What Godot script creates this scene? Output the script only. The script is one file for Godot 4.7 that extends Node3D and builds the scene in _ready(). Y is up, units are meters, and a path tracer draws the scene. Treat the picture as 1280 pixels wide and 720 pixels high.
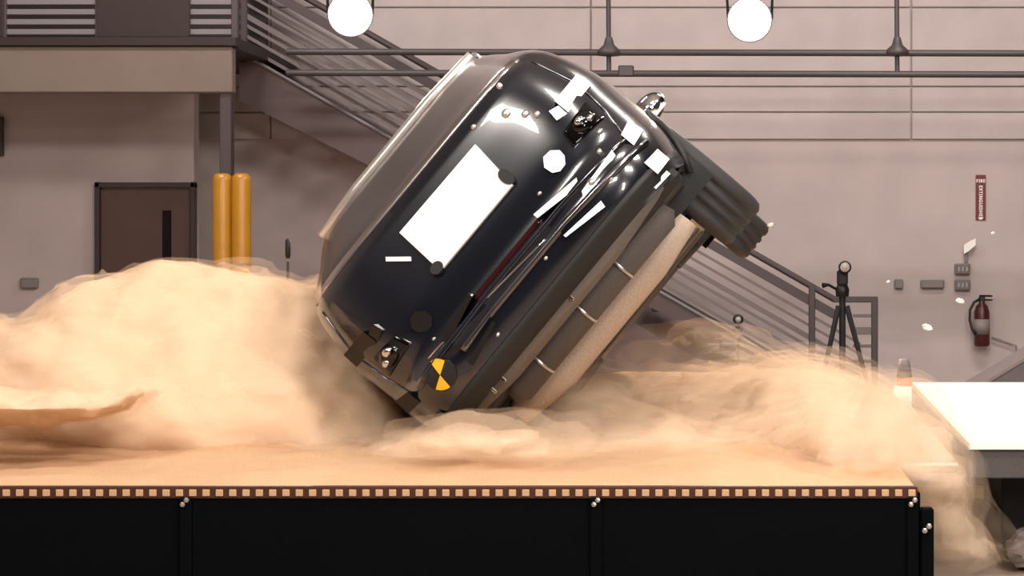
extends Node3D
# An indoor rollover test: a black SUV tipped far over on a raised bed of sand.
# Camera at (0, 1.54, 0) looking along -z with a shifted lens.

var M := {}
var used := {}
var rng := RandomNumberGenerator.new()
var noise := FastNoiseLite.new()

# ------------------------------------------------------------------ naming
func numbered(n: String) -> String:
	if not used.has(n):
		used[n] = 0
		return n
	used[n] += 1
	return "%s_%03d" % [n, used[n]]

func tag(o: Node3D, label: String, category: String, group := "") -> Node3D:
	o.set_meta("label", label)
	o.set_meta("category", category)
	if group != "":
		o.set_meta("group", group)
	return o

func thing(called: String, label: String, category: String, at := Vector3.ZERO, group := "") -> Node3D:
	var o := Node3D.new()
	o.name = numbered(called)
	add_child(o, true)
	o.position = at
	return tag(o, label, category, group)

func mesh_node(called: String, m: Mesh, material: Material, parent: Node = self) -> MeshInstance3D:
	var o := MeshInstance3D.new()
	o.name = numbered(called) if parent == self else called
	o.mesh = m
	o.material_override = material
	parent.add_child(o, true)
	return o

func obj(called: String, st: SurfaceTool, material: Material, parent: Node = self) -> MeshInstance3D:
	st.generate_normals()
	st.index()
	return mesh_node(called, st.commit(), material, parent)

func struct(called: String, st: SurfaceTool, material: Material, label := "", category := "") -> MeshInstance3D:
	var o := obj(called, st, material)
	o.set_meta("kind", "structure")
	if label != "":
		tag(o, label, category)
	return o

# ------------------------------------------------------------------ shapes
func mb(smooth := false) -> SurfaceTool:
	var st := SurfaceTool.new()
	st.begin(Mesh.PRIMITIVE_TRIANGLES)
	st.set_smooth_group(0 if smooth else -1)
	return st

func face(st: SurfaceTool, p: Array, out: Vector3) -> void:
	var n := Vector3.ZERO
	for i in range(1, p.size() - 1):
		n += (p[i] - p[0]).cross(p[i + 1] - p[0])
	var q := p
	if n.dot(out) > 0.0:
		q = p.duplicate()
		q.reverse()
	for i in range(1, q.size() - 1):
		st.add_vertex(q[0])
		st.add_vertex(q[i])
		st.add_vertex(q[i + 1])

# box with chamfered edges
func bx(st: SurfaceTool, c: Vector3, s: Vector3, ch := 0.004, b := Basis()) -> SurfaceTool:
	var h := s / 2.0
	ch = minf(ch, minf(h.x, minf(h.y, h.z)) * 0.6)
	var v := func(sx: int, sy: int, sz: int, a: int) -> Vector3:
		var q := Vector3(sx * (h.x - ch), sy * (h.y - ch), sz * (h.z - ch))
		q[a] = [sx, sy, sz][a] * h[a]
		return c + b * q
	for a in 3:
		for s1 in [-1, 1]:
			var pts := []
			for k in [[-1, -1], [1, -1], [1, 1], [-1, 1]]:
				var g := [0, 0, 0]
				g[a] = s1
				g[(a + 1) % 3] = k[0]
				g[(a + 2) % 3] = k[1]
				pts.append(v.call(g[0], g[1], g[2], a))
			var o := Vector3.ZERO
			o[a] = s1
			face(st, pts, b * o)
	for a in 3:
		var a1 := (a + 1) % 3
		var a2 := (a + 2) % 3
		for s1 in [-1, 1]:
			for s2 in [-1, 1]:
				var g := [0, 0, 0]
				g[a1] = s1
				g[a2] = s2
				g[a] = -1
				var p0: Vector3 = v.call(g[0], g[1], g[2], a1)
				var p1: Vector3 = v.call(g[0], g[1], g[2], a2)
				g[a] = 1
				var p2: Vector3 = v.call(g[0], g[1], g[2], a2)
				var p3: Vector3 = v.call(g[0], g[1], g[2], a1)
				var o := Vector3.ZERO
				o[a1] = s1
				o[a2] = s2
				face(st, [p0, p1, p2, p3], b * o)
	for sx in [-1, 1]:
		for sy in [-1, 1]:
			for sz in [-1, 1]:
				face(st, [v.call(sx, sy, sz, 0), v.call(sx, sy, sz, 1), v.call(sx, sy, sz, 2)], b * Vector3(sx, sy, sz))
	return st

func box(s: Vector3, c := Vector3.ZERO, ch := 0.004, b := Basis()) -> SurfaceTool:
	return bx(mb(), c, s, ch, b)

func frame_to(d: Vector3) -> Basis:
	var y := d.normalized()
	var x := y.cross(Vector3(0, 0, 1) if absf(y.z) < 0.9 else Vector3(1, 0, 0)).normalized()
	return Basis(x, y, x.cross(y))

func tube(st: SurfaceTool, pts: Array, r, seg := 10) -> SurfaceTool:
	var rings := []
	for i in pts.size():
		var d: Vector3 = (pts[mini(i + 1, pts.size() - 1)] - pts[maxi(i - 1, 0)])
		var f := frame_to(d)
		var rr: float = r[i] if r is Array else r
		var ring := []
		for k in seg:
			var a := TAU * k / seg
			ring.append(pts[i] + f.x * cos(a) * rr + f.z * sin(a) * rr)
		rings.append(ring)
	for i in pts.size() - 1:
		var mid: Vector3 = (pts[i] + pts[i + 1]) / 2.0
		for k in seg:
			var q := [rings[i][k], rings[i][(k + 1) % seg], rings[i + 1][(k + 1) % seg], rings[i + 1][k]]
			face(st, q, (q[0] + q[1] + q[2] + q[3]) / 4.0 - mid)
	face(st, rings[0], pts[0] - pts[1])
	face(st, rings[-1], pts[-1] - pts[-2])
	return st

func bar(a: Vector3, b: Vector3, r: float, seg := 10) -> SurfaceTool:
	return tube(mb(), [a, b], r, seg)

# profile of Vector2(radius, along), turned about the y axis of xf
func lathe(st: SurfaceTool, prof: Array, seg := 24, xf := Transform3D()) -> SurfaceTool:
	for i in prof.size() - 1:
		var p: Vector2 = prof[i]
		var q: Vector2 = prof[i + 1]
		if p.is_equal_approx(q):
			continue
		var n2 := Vector2(q.y - p.y, -(q.x - p.x))
		for k in seg:
			var a := TAU * k / seg
			var b := TAU * (k + 1) / seg
			var da := Vector3(cos(a), 0, sin(a))
			var db := Vector3(cos(b), 0, sin(b))
			var dm := (da + db).normalized()
			var up := Vector3(0, 1, 0)
			var c := [xf * (da * p.x + up * p.y), xf * (db * p.x + up * p.y), xf * (db * q.x + up * q.y), xf * (da * q.x + up * q.y)]
			var pts := []
			for v in c:
				if pts.is_empty() or not (pts[-1].is_equal_approx(v) or pts[0].is_equal_approx(v)):
					pts.append(v)
			if pts.size() > 2:
				face(st, pts, xf.basis * (dm * n2.x + up * n2.y))
	return st

# polygon in x, y pushed along z
func slab(st: SurfaceTool, poly: Array, z0: float, z1: float) -> SurfaceTool:
	var pv := PackedVector2Array(poly)
	var idx := Geometry2D.triangulate_polygon(pv)
	for s in [[z0, -1.0 if z0 < z1 else 1.0], [z1, 1.0 if z0 < z1 else -1.0]]:
		for i in range(0, idx.size(), 3):
			var t := []
			for k in 3:
				t.append(Vector3(pv[idx[i + k]].x, pv[idx[i + k]].y, s[0]))
			face(st, t, Vector3(0, 0, s[1]))
	var cw := Geometry2D.is_polygon_clockwise(pv)
	for i in pv.size():
		var a := pv[i]
		var b := pv[(i + 1) % pv.size()]
		var d := b - a
		var n := Vector3(d.y, -d.x, 0) * (-1.0 if cw else 1.0)
		face(st, [Vector3(a.x, a.y, z0), Vector3(b.x, b.y, z0), Vector3(b.x, b.y, z1), Vector3(a.x, a.y, z1)], n)
	return st

# closed lump: an ellipsoid with a noisy skin
func lump(st: SurfaceTool, c: Vector3, r: Vector3, amp: float, freq: float, off := 0.0, nu := 40, nv := 24) -> SurfaceTool:
	var g := []
	for j in nv + 1:
		var row := []
		var v := PI * j / nv
		for i in nu:
			var u := TAU * i / nu
			var d := Vector3(sin(v) * cos(u), cos(v), sin(v) * sin(u))
			var k := 1.0 + amp * noise.get_noise_3d(d.x * freq + off, d.y * freq, d.z * freq)
			row.append(c + d * r * k)
		g.append(row)
	for j in nv:
		for i in nu:
			var i2 := (i + 1) % nu
			var m: Vector3 = (g[j][i] + g[j + 1][i2]) / 2.0 - c
			if j > 0:
				face(st, [g[j][i], g[j][i2], g[j + 1][i2]], m)
			if j < nv - 1:
				face(st, [g[j][i], g[j + 1][i2], g[j + 1][i]], m)
	return st

# ------------------------------------------------------------------ materials
func mat(key: String, c: Color, rough := 0.7, metal := 0.0, tex := "", scale := 1.0, bump := "", bump_scale := 1.0) -> StandardMaterial3D:
	var m := StandardMaterial3D.new()
	m.resource_name = key
	m.albedo_color = c
	m.roughness = rough
	m.metallic = metal
	if tex != "":
		m.albedo_texture = M[tex]
	if bump != "":
		m.normal_enabled = true
		m.normal_texture = M[bump]
		m.normal_scale = bump_scale
	if tex != "" or bump != "":
		m.uv1_triplanar = true
		m.uv1_world_triplanar = true
		m.uv1_scale = Vector3.ONE * scale
	M[key] = m
	return m

func tex(key: String, freq: float, lo: float, hi: float, as_normal := false, octaves := 4) -> void:
	var n := FastNoiseLite.new()
	n.seed = key.hash() % 1000
	n.noise_type = FastNoiseLite.TYPE_SIMPLEX_SMOOTH
	n.frequency = freq
	n.fractal_octaves = octaves
	var t := NoiseTexture2D.new()
	t.width = 512
	t.height = 512
	t.seamless = true
	t.noise = n
	if as_normal:
		t.as_normal_map = true
		t.bump_strength = 6.0
	else:
		var g := Gradient.new()
		g.set_color(0, Color(lo, lo, lo))
		g.set_color(1, Color(hi, hi, hi))
		t.color_ramp = g
	M[key] = t

func make_materials() -> void:
	tex("blotch", 0.006, 0.94, 1.0)
	tex("grain", 0.09, 0.80, 1.0)
	tex("grain_relief", 0.12, 0, 1, true)
	tex("ripple_relief", 0.02, 0, 1, true)
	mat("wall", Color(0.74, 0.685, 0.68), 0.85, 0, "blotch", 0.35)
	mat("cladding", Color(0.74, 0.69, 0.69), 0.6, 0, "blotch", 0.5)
	mat("unseen_dark_wall", Color(0.16, 0.16, 0.19), 0.9)
	mat("ceiling", Color(0.66, 0.64, 0.64), 0.9)
	mat("concrete", Color(0.60, 0.53, 0.48), 0.8, 0, "blotch", 0.6)
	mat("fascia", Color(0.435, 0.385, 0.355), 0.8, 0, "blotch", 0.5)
	mat("stair_paint", Color(0.32, 0.26, 0.265), 0.6, 0, "blotch", 0.8)
	mat("rail_paint", Color(0.25, 0.21, 0.22), 0.5)
	mat("slat_paint", Color(0.40, 0.36, 0.36), 0.5)
	mat("pale_slat", Color(0.43, 0.41, 0.425), 0.5)
	mat("brown_panel", Color(0.145, 0.09, 0.085), 0.6, 0, "blotch", 0.9)
	mat("door_brown", Color(0.33, 0.24, 0.21), 0.55, 0, "blotch", 0.9)
	mat("door_frame", Color(0.22, 0.17, 0.17), 0.5)
	mat("door_glass", Color(0.05, 0.045, 0.05), 0.1)
	mat("yellow", Color(0.66, 0.46, 0.10), 0.35, 0, "blotch", 1.5)
	mat("yellow_worn", Color(0.76, 0.65, 0.28), 0.6, 0, "grain", 1.5)
	mat("yellow_dark", Color(0.45, 0.27, 0.05), 0.5)
	mat("pipe", Color(0.25, 0.23, 0.24), 0.5)
	mat("black", Color(0.035, 0.035, 0.04), 0.5)
	mat("soft_black", Color(0.09, 0.085, 0.09), 0.7)
	mat("stage_black", Color(0.022, 0.032, 0.042), 0.75, 0, "blotch", 0.8)
	M.stage_black.metallic_specular = 0.15
	mat("stage_strip", Color(0.27, 0.12, 0.035), 0.6, 0, "grain", 3.0)
	mat("strip_square", Color(0.76, 0.60, 0.46), 0.6)
	mat("steel", Color(0.75, 0.74, 0.72), 0.3, 0.9)
	mat("grey_metal", Color(0.42, 0.40, 0.41), 0.5, 0.3)
	mat("grey_cloth", Color(0.34, 0.315, 0.315), 0.9, 0, "grain", 2.0)
	mat("white_top", Color(0.95, 0.92, 0.87), 0.5)
	mat("white_matte", Color(0.94, 0.92, 0.91), 0.6)
	mat("box_grey", Color(0.50, 0.46, 0.455), 0.6)
	mat("red", Color(0.27, 0.10, 0.10), 0.35)
	mat("sign_red", Color(0.40, 0.10, 0.11), 0.5)
	mat("cone_orange", Color(0.92, 0.36, 0.20), 0.5)
	mat("sand", Color(0.89, 0.72, 0.56), 0.95, 0, "grain", 2.2, "grain_relief", 0.8)
	mat("grains", Color(0.98, 0.875, 0.755), 1.0)
	M.grains.specular_mode = BaseMaterial3D.SPECULAR_DISABLED
	M.grains.cull_mode = BaseMaterial3D.CULL_DISABLED
	M.grains.backlight_enabled = true
	M.grains.backlight = Color(0.7, 0.55, 0.42)
	# the car
	var p := mat("paint", Color(0.055, 0.067, 0.10), 0.22)
	p.clearcoat_enabled = true
	p.clearcoat = 1.0
	p.clearcoat_roughness = 0.03
	mat("car_glass", Color(0.74, 0.71, 0.70), 0.22, 0.95)
	mat("trim_plastic", Color(0.055, 0.053, 0.055), 0.6)
	mat("valance", Color(0.40, 0.365, 0.335), 0.6, 0, "grain", 1.4)
	mat("underbody", Color(0.33, 0.30, 0.28), 0.7, 0, "grain", 1.2)
	mat("tray", Color(0.74, 0.66, 0.59), 0.5, 0, "grain", 1.4)
	mat("chrome", Color(0.85, 0.85, 0.85), 0.12, 1.0)
	mat("satin", Color(0.86, 0.84, 0.82), 0.32, 0.85)
	mat("black_gloss", Color(0.03, 0.025, 0.027), 0.06)
	mat("chrome_dark", Color(0.42, 0.42, 0.44), 0.22, 0.95)
	mat("lens", Color(0.62, 0.57, 0.56), 0.25)
	mat("clear_lens", Color(0.97, 0.96, 0.95), 0.2)
	mat("red_lens", Color(0.18, 0.04, 0.05), 0.12)
	mat("rubber", Color(0.20, 0.195, 0.20), 0.75, 0, "grain", 2.5)
	mat("alloy", Color(0.35, 0.35, 0.36), 0.35, 0.8)
	mat("target_black", Color(0.03, 0.03, 0.03), 0.6)
	mat("target_yellow", Color(0.95, 0.68, 0.10), 0.55)
	var g := mat("flood_glow", Color(1, 0.97, 0.9), 0.5)
	g.emission_enabled = true
	g.emission = Color(1.0, 0.95, 0.86)
	g.emission_energy_multiplier = 14.0
	var s := mat("panel_glow", Color(1, 1, 1), 0.5)
	s.emission_enabled = true
	s.emission = Color(1.0, 0.95, 0.89)
	s.emission_energy_multiplier = 7.0

# ------------------------------------------------------------------ lamps
func area(at: Vector3, to: Vector3, size: Vector2, energy: float, c: Color, parent: Node) -> void:
	var l := AreaLight3D.new()
	l.name = "area_lamp"
	parent.add_child(l, true)
	l.area_size = size
	l.light_energy = energy
	l.light_color = c
	l.area_range = 40.0
	l.area_attenuation = 2.0
	l.shadow_enabled = true
	l.look_at_from_position(at, to, Vector3(0, 0, 1) if absf((to - at).normalized().y) > 0.95 else Vector3.UP)

func panel_lamp(label: String, at: Vector3, to: Vector3, size: Vector2, energy: float, group: String, c := Color(1.0, 0.965, 0.935)) -> void:  # panel lamp out of view, lights the hall and shows in reflections
	var t := thing("unseen_lamp", label, "lamp", at, group)
	t.look_at_from_position(at, to, Vector3(0, 0, 1) if absf((to - at).normalized().y) > 0.95 else Vector3.UP)
	obj("lamp_housing", box(Vector3(size.x + 0.08, size.y + 0.08, 0.10), Vector3(0, 0, 0.06), 0.01), M.black, t)
	obj("lamp_diffuser", box(Vector3(size.x, size.y, 0.012), Vector3(0, 0, 0.002), 0.003), M.panel_glow, t)
	obj("yoke", tube(mb(), [Vector3(-size.x / 2 - 0.06, 0, 0.06), Vector3(-size.x / 2 - 0.06, 0, 0.30), Vector3(size.x / 2 + 0.06, 0, 0.30), Vector3(size.x / 2 + 0.06, 0, 0.06)], 0.015, 8), M.black, t)
	area(at + (to - at).normalized() * 0.03, to, size, energy, c, self)

func flood(label: String, at: Vector3, to: Vector3, energy: float) -> void:
	var t := thing("floodlight", label, "floodlight", at, "bright round floodlights above the sand bed")
	t.look_at_from_position(at, to, Vector3.UP)
	var xf := Transform3D(Basis(Vector3(1, 0, 0), -PI / 2))   # y of the lathe -> -z, towards what it lights
	obj("reflector_housing", lathe(mb(true), [Vector2(0, -0.26), Vector2(0.07, -0.25), Vector2(0.11, -0.16), Vector2(0.188, -0.02), Vector2(0.188, 0.0), Vector2(0.178, 0.0), Vector2(0.174, -0.02)], 28, xf), M.grey_metal, t)
	obj("glowing_lens", lathe(mb(true), [Vector2(0.175, -0.022), Vector2(0.15, 0.012), Vector2(0.08, 0.034), Vector2(0, 0.042)], 28, xf), M.flood_glow, t)
	var up := t.to_local(at + Vector3(0, 0.42, 0))
	obj("yoke", tube(mb(), [Vector3(-0.18, 0, 0.05), Vector3(-0.19, up.y * 0.6, up.z * 0.6), up, Vector3(0.19, up.y * 0.6, up.z * 0.6), Vector3(0.18, 0, 0.05)], 0.012, 8), M.black, t)
	obj("drop_pole", bar(up, t.to_local(Vector3(at.x, 7.38, at.z)), 0.018), M.grey_metal, t)
	var l := SpotLight3D.new()
	l.name = "flood_lamp"
	add_child(l, true)
	l.look_at_from_position(at + (to - at).normalized() * 0.09, to, Vector3.UP)
	l.spot_angle = 70.0
	l.spot_range = 40.0
	l.spot_attenuation = 2.0
	l.spot_angle_attenuation = 0.6
	l.light_energy = energy
	l.light_size = 0.14
	l.light_color = Color(1.0, 0.94, 0.85)
	l.shadow_enabled = true

# ------------------------------------------------------------------ the car
# car axes: x across (positive = side that is up in the air), y up, z towards its rear end (z = 0)
const HW := [[0.34, 0.77], [0.42, 0.86], [0.50, 0.91], [0.58, 0.945], [0.70, 0.97], [0.82, 0.975], [0.97, 0.975], [1.08, 0.97], [1.20, 0.95], [1.31, 0.92], [1.41, 0.88], [1.50, 0.825], [1.58, 0.765], [1.66, 0.72], [1.72, 0.675], [1.76, 0.62], [1.785, 0.54]]
const ZR := [[0.34, -0.24], [0.40, -0.13], [0.47, -0.07], [0.54, -0.02], [0.62, 0.0], [0.69, 0.0], [0.73, -0.012], [0.765, -0.05], [0.82, -0.085], [0.885, -0.09], [0.97, -0.095], [1.12, -0.12], [1.30, -0.155], [1.38, -0.18], [1.43, -0.24], [1.50, -0.40], [1.60, -0.65], [1.70, -0.89], [1.75, -1.02], [1.785, -1.22]]
const ZF := [[0.34, -4.6], [0.5, -4.8], [0.7, -4.85], [0.9, -4.75], [1.0, -4.5], [1.05, -4.1], [1.1, -3.75], [1.3, -3.35], [1.5, -3.0], [1.7, -2.6], [1.785, -2.3]]
const NE := 7.0

func look(t: Array, y: float) -> float:
	if y <= t[0][0]:
		return t[0][1]
	for i in t.size() - 1:
		if y <= t[i + 1][0]:
			var k: float = (y - t[i][0]) / (t[i + 1][0] - t[i][0])
			var m0: float = (t[i + 1][1] - t[maxi(i - 1, 0)][1]) / maxf(t[i + 1][0] - t[maxi(i - 1, 0)][0], 0.001) * (t[i + 1][0] - t[i][0])
			var e := mini(i + 2, t.size() - 1)
			var m1: float = (t[e][1] - t[i][1]) / maxf(t[e][0] - t[i][0], 0.001) * (t[i + 1][0] - t[i][0])
			var k2 := k * k
			var k3 := k2 * k
			return (2 * k3 - 3 * k2 + 1) * t[i][1] + (k3 - 2 * k2 + k) * m0 + (-2 * k3 + 3 * k2) * t[i + 1][1] + (k3 - k2) * m1
	return t[-1][1]

func rear0(x: float, y: float) -> Vector3:
	var hw := look(HW, y)
	var zr := look(ZR, y)
	var zf := look(ZF, y)
	var t := minf(absf(x) / hw, 0.985)
	return Vector3(x, y, (zr + zf) / 2.0 + (zr - zf) / 2.0 * pow(1.0 - pow(t, NE), 1.0 / NE))

func rear(x: float, y: float, off: float) -> Vector3:
	var p := rear0(x, y)
	if off == 0.0:
		return p
	var e := 0.01
	var n := (rear0(x + e, y) - rear0(x - e, y)).cross(rear0(x, y + e) - rear0(x, y - e)).normalized()
	return p + n * off

func side0(s: float, y: float, z: float) -> Vector3:
	var hw := look(HW, y)
	var zr := look(ZR, y)
	var zf := look(ZF, y)
	var t := clampf(absf(z - (zr + zf) / 2.0) / ((zr - zf) / 2.0), 0.0, 0.99)
	return Vector3(s * hw * pow(1.0 - pow(t, NE), 1.0 / NE), y, z)

# four-cornered sheet on the rear end, with an edge that goes down into the body
func rpatch(st: SurfaceTool, c: Array, off: float, nu := 10, nv := 6) -> SurfaceTool:
	var at := func(u: float, v: float, o: float) -> Vector3:
		var q: Vector2 = (c[0] as Vector2).lerp(c[1], u).lerp((c[3] as Vector2).lerp(c[2], u), v)
		return rear(q.x, q.y, o)
	for i in nu:
		for j in nv:
			var u0 := float(i) / nu
			var u1 := float(i + 1) / nu
			var v0 := float(j) / nv
			var v1 := float(j + 1) / nv
			face(st, [at.call(u0, v0, off), at.call(u1, v0, off), at.call(u1, v1, off), at.call(u0, v1, off)], Vector3(0, 0.3, 1))
	var mid: Vector3 = at.call(0.5, 0.5, off)
	for e in 4:
		var n := nu if e % 2 == 0 else nv
		for i in n:
			var a := float(i) / n
			var b := float(i + 1) / n
			var ua: Array = [[a, 0.0], [1.0, a], [a, 1.0], [0.0, a]][e]
			var ub: Array = [[b, 0.0], [1.0, b], [b, 1.0], [0.0, b]][e]
			var p: Vector3 = at.call(ua[0], ua[1], off)
			face(st, [p, at.call(ub[0], ub[1], off), at.call(ub[0], ub[1], -0.012), at.call(ua[0], ua[1], -0.012)], p - mid)
	return st

func rrect(x0: float, y0: float, x1: float, y1: float, off := 0.006, nu := 10, nv := 4) -> SurfaceTool:
	return rpatch(mb(), [Vector2(x0, y0), Vector2(x1, y0), Vector2(x1, y1), Vector2(x0, y1)], off, nu, nv)

# flat piece on the rear end, turned to its own direction, with sides that go down into the body
func facet(c: Array, n: Vector3, s: float) -> SurfaceTool:
	var pts := []
	var m := Vector2.ZERO
	for i in range(0, c.size(), 2):
		pts.append(Vector2(c[i], c[i + 1]))
		m += pts[-1] * 2.0 / c.size()
	var z0 := -9.0
	for p in pts:
		z0 = maxf(z0, rear0(p.x, p.y).z + 0.004 + (n.x * (p.x - m.x) + n.y * (p.y - m.y)) / n.z)
	var st := mb()
	var top := []
	var low := []
	for p in pts:
		top.append(Vector3(s * p.x, p.y, z0 - (n.x * (p.x - m.x) + n.y * (p.y - m.y)) / n.z))
		low.append(rear(s * p.x, p.y, -0.012))
	face(st, top, Vector3(0, 0, 1))
	for i in pts.size():
		var k := (i + 1) % pts.size()
		var e: Vector2 = (pts[i] + pts[k]) / 2.0 - m
		face(st, [top[i], top[k], low[k], low[i]], Vector3(s * e.x, e.y, 0))
	return st

func rdisc(st: SurfaceTool, x: float, y: float, rx: float, ry: float, off: float, dome := 0.0, a0 := 0.0, a1 := TAU) -> SurfaceTool:
	var n := 20
	for k in n:
		var a := lerpf(a0, a1, float(k) / n)
		var b := lerpf(a0, a1, float(k + 1) / n)
		for j in 3:
			var r0 := j / 3.0
			var r1 := (j + 1) / 3.0
			var pt := func(r: float, t: float) -> Vector3: return rear(x + rx * r * cos(t), y + ry * r * sin(t), off + dome * (1.0 - r * r))
			if j == 0:
				face(st, [pt.call(0.0, a), pt.call(r1, a), pt.call(r1, b)], Vector3(0, 0.2, 1))
			else:
				face(st, [pt.call(r0, a), pt.call(r1, a), pt.call(r1, b), pt.call(r0, b)], Vector3(0, 0.2, 1))
		var e0 := rear(x + rx * cos(a), y + ry * sin(a), off)
		var e1 := rear(x + rx * cos(b), y + ry * sin(b), off)
		face(st, [e0, e1, rear(x + rx * cos(b), y + ry * sin(b), -0.01), rear(x + rx * cos(a), y + ry * sin(a), -0.01)], e0 - rear(x, y, off))
	return st

# a rounded moulding along a line on the rear end
func rbead(pts: Array, r: float, off := 0.0) -> SurfaceTool:
	var q := []
	for i in pts.size() - 1:
		for k in 8:
			var p: Vector2 = (pts[i] as Vector2).lerp(pts[i + 1], k / 8.0)
			q.append(rear(p.x, p.y, off))
	q.append(rear(pts[-1].x, pts[-1].y, off))
	return tube(mb(true), q, r, 8)

const AXLES := [-0.98, -3.92]
const ARCH := 0.40

func body_shell() -> SurfaceTool:
	var st := mb(true)
	var ys := []
	var y := 0.50
	while y < 1.775:
		ys.append(y)
		y += 0.03 if y < 1.5 else 0.02
	ys.append(1.785)
	var rings := []
	for yy in ys:
		var hw := look(HW, yy)
		var ring := []
		for i in 41:
			var x: float = lerpf(-0.97, 0.97, i / 40.0) * hw
			ring.append(rear0(x, yy))
		var zr := look(ZR, yy)
		var zf := look(ZF, yy)
		var k := pow(1.0 - pow(0.97, NE), 1.0 / NE)
		for i in range(1, 90):
			ring.append(side0(1.0, yy, (zr + zf) / 2.0 + (zr - zf) / 2.0 * lerpf(k, -k, i / 90.0)))
		for i in 25:
			var x: float = lerpf(0.97, -0.97, i / 24.0) * hw
			var q := rear0(x, yy)
			ring.append(Vector3(x, yy, zr + zf - q.z))
		for i in range(1, 90):
			ring.append(side0(-1.0, yy, (zr + zf) / 2.0 + (zr - zf) / 2.0 * lerpf(-k, k, i / 90.0)))
		rings.append(ring)
	var n: int = rings[0].size()
	for j in ys.size() - 1:
		for i in n:
			var a: Vector3 = rings[j][i]
			var b: Vector3 = rings[j][(i + 1) % n]
			var c: Vector3 = rings[j + 1][(i + 1) % n]
			var d: Vector3 = rings[j + 1][i]
			var m := (a + b + c + d) / 4.0
			var cut := false
			for az in AXLES:
				if absf(m.x) > 0.6 and Vector2(m.z - az, m.y - 0.44).length() < ARCH:
					cut = true
			if not cut:
				face(st, [a, b, c, d], Vector3(m.x * 3.0, 0.5, m.z + 2.4))
	var top: Array = rings[-1]
	for i in n:
		face(st, [top[i], top[(i + 1) % n], Vector3(0, 1.80, -1.7)], Vector3.UP)
	return st

func make_wheel(parent: Node3D, x: float, y: float, z: float) -> void:
	var w := Node3D.new()
	w.name = "wheel"
	parent.add_child(w, true)
	w.position = Vector3(x, y, z)
	var s := signf(x)
	var xf := Transform3D(Basis(Vector3(0, 0, 1), -s * PI / 2))    # lathe axis -> outward
	obj("tyre", lathe(mb(true), [Vector2(0.2185, -0.1130), Vector2(0.247, -0.1373), Vector2(0.2945, -0.1446), Vector2(0.328, -0.1345), Vector2(0.347, -0.1068), Vector2(0.347, -0.0746), Vector2(0.337, -0.0701), Vector2(0.337, -0.0452), Vector2(0.348, -0.0407), Vector2(0.349, -0.0158), Vector2(0.338, -0.0113), Vector2(0.338, 0.0113), Vector2(0.349, 0.0158), Vector2(0.348, 0.0407), Vector2(0.337, 0.0452), Vector2(0.337, 0.0701), Vector2(0.347, 0.0746), Vector2(0.347, 0.1068), Vector2(0.328, 0.1345), Vector2(0.2945, 0.1446), Vector2(0.247, 0.1373), Vector2(0.2185, 0.1130)], 48, xf), M.rubber, w)
	obj("rim", lathe(mb(true), [Vector2(0, -0.02), Vector2(0.2, -0.10), Vector2(0.235, -0.11), Vector2(0.235, 0.115), Vector2(0.225, 0.12), Vector2(0.215, 0.10), Vector2(0.20, 0.02), Vector2(0, 0.02)], 36, xf), M.alloy, w)
	var sp := mb()
	for k in 5:
		var b := xf.basis * Basis(Vector3(0, 1, 0), TAU * k / 5)
		bx(sp, b * Vector3(0.125, 0.075, 0), Vector3(0.19, 0.035, 0.05), 0.008, b)
	obj("spokes", sp, M.alloy, w)
	obj("hub_cap", lathe(mb(true), [Vector2(0.06, 0.05), Vector2(0.058, 0.10), Vector2(0.04, 0.112), Vector2(0, 0.114)], 20, xf), M.chrome, w)

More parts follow.
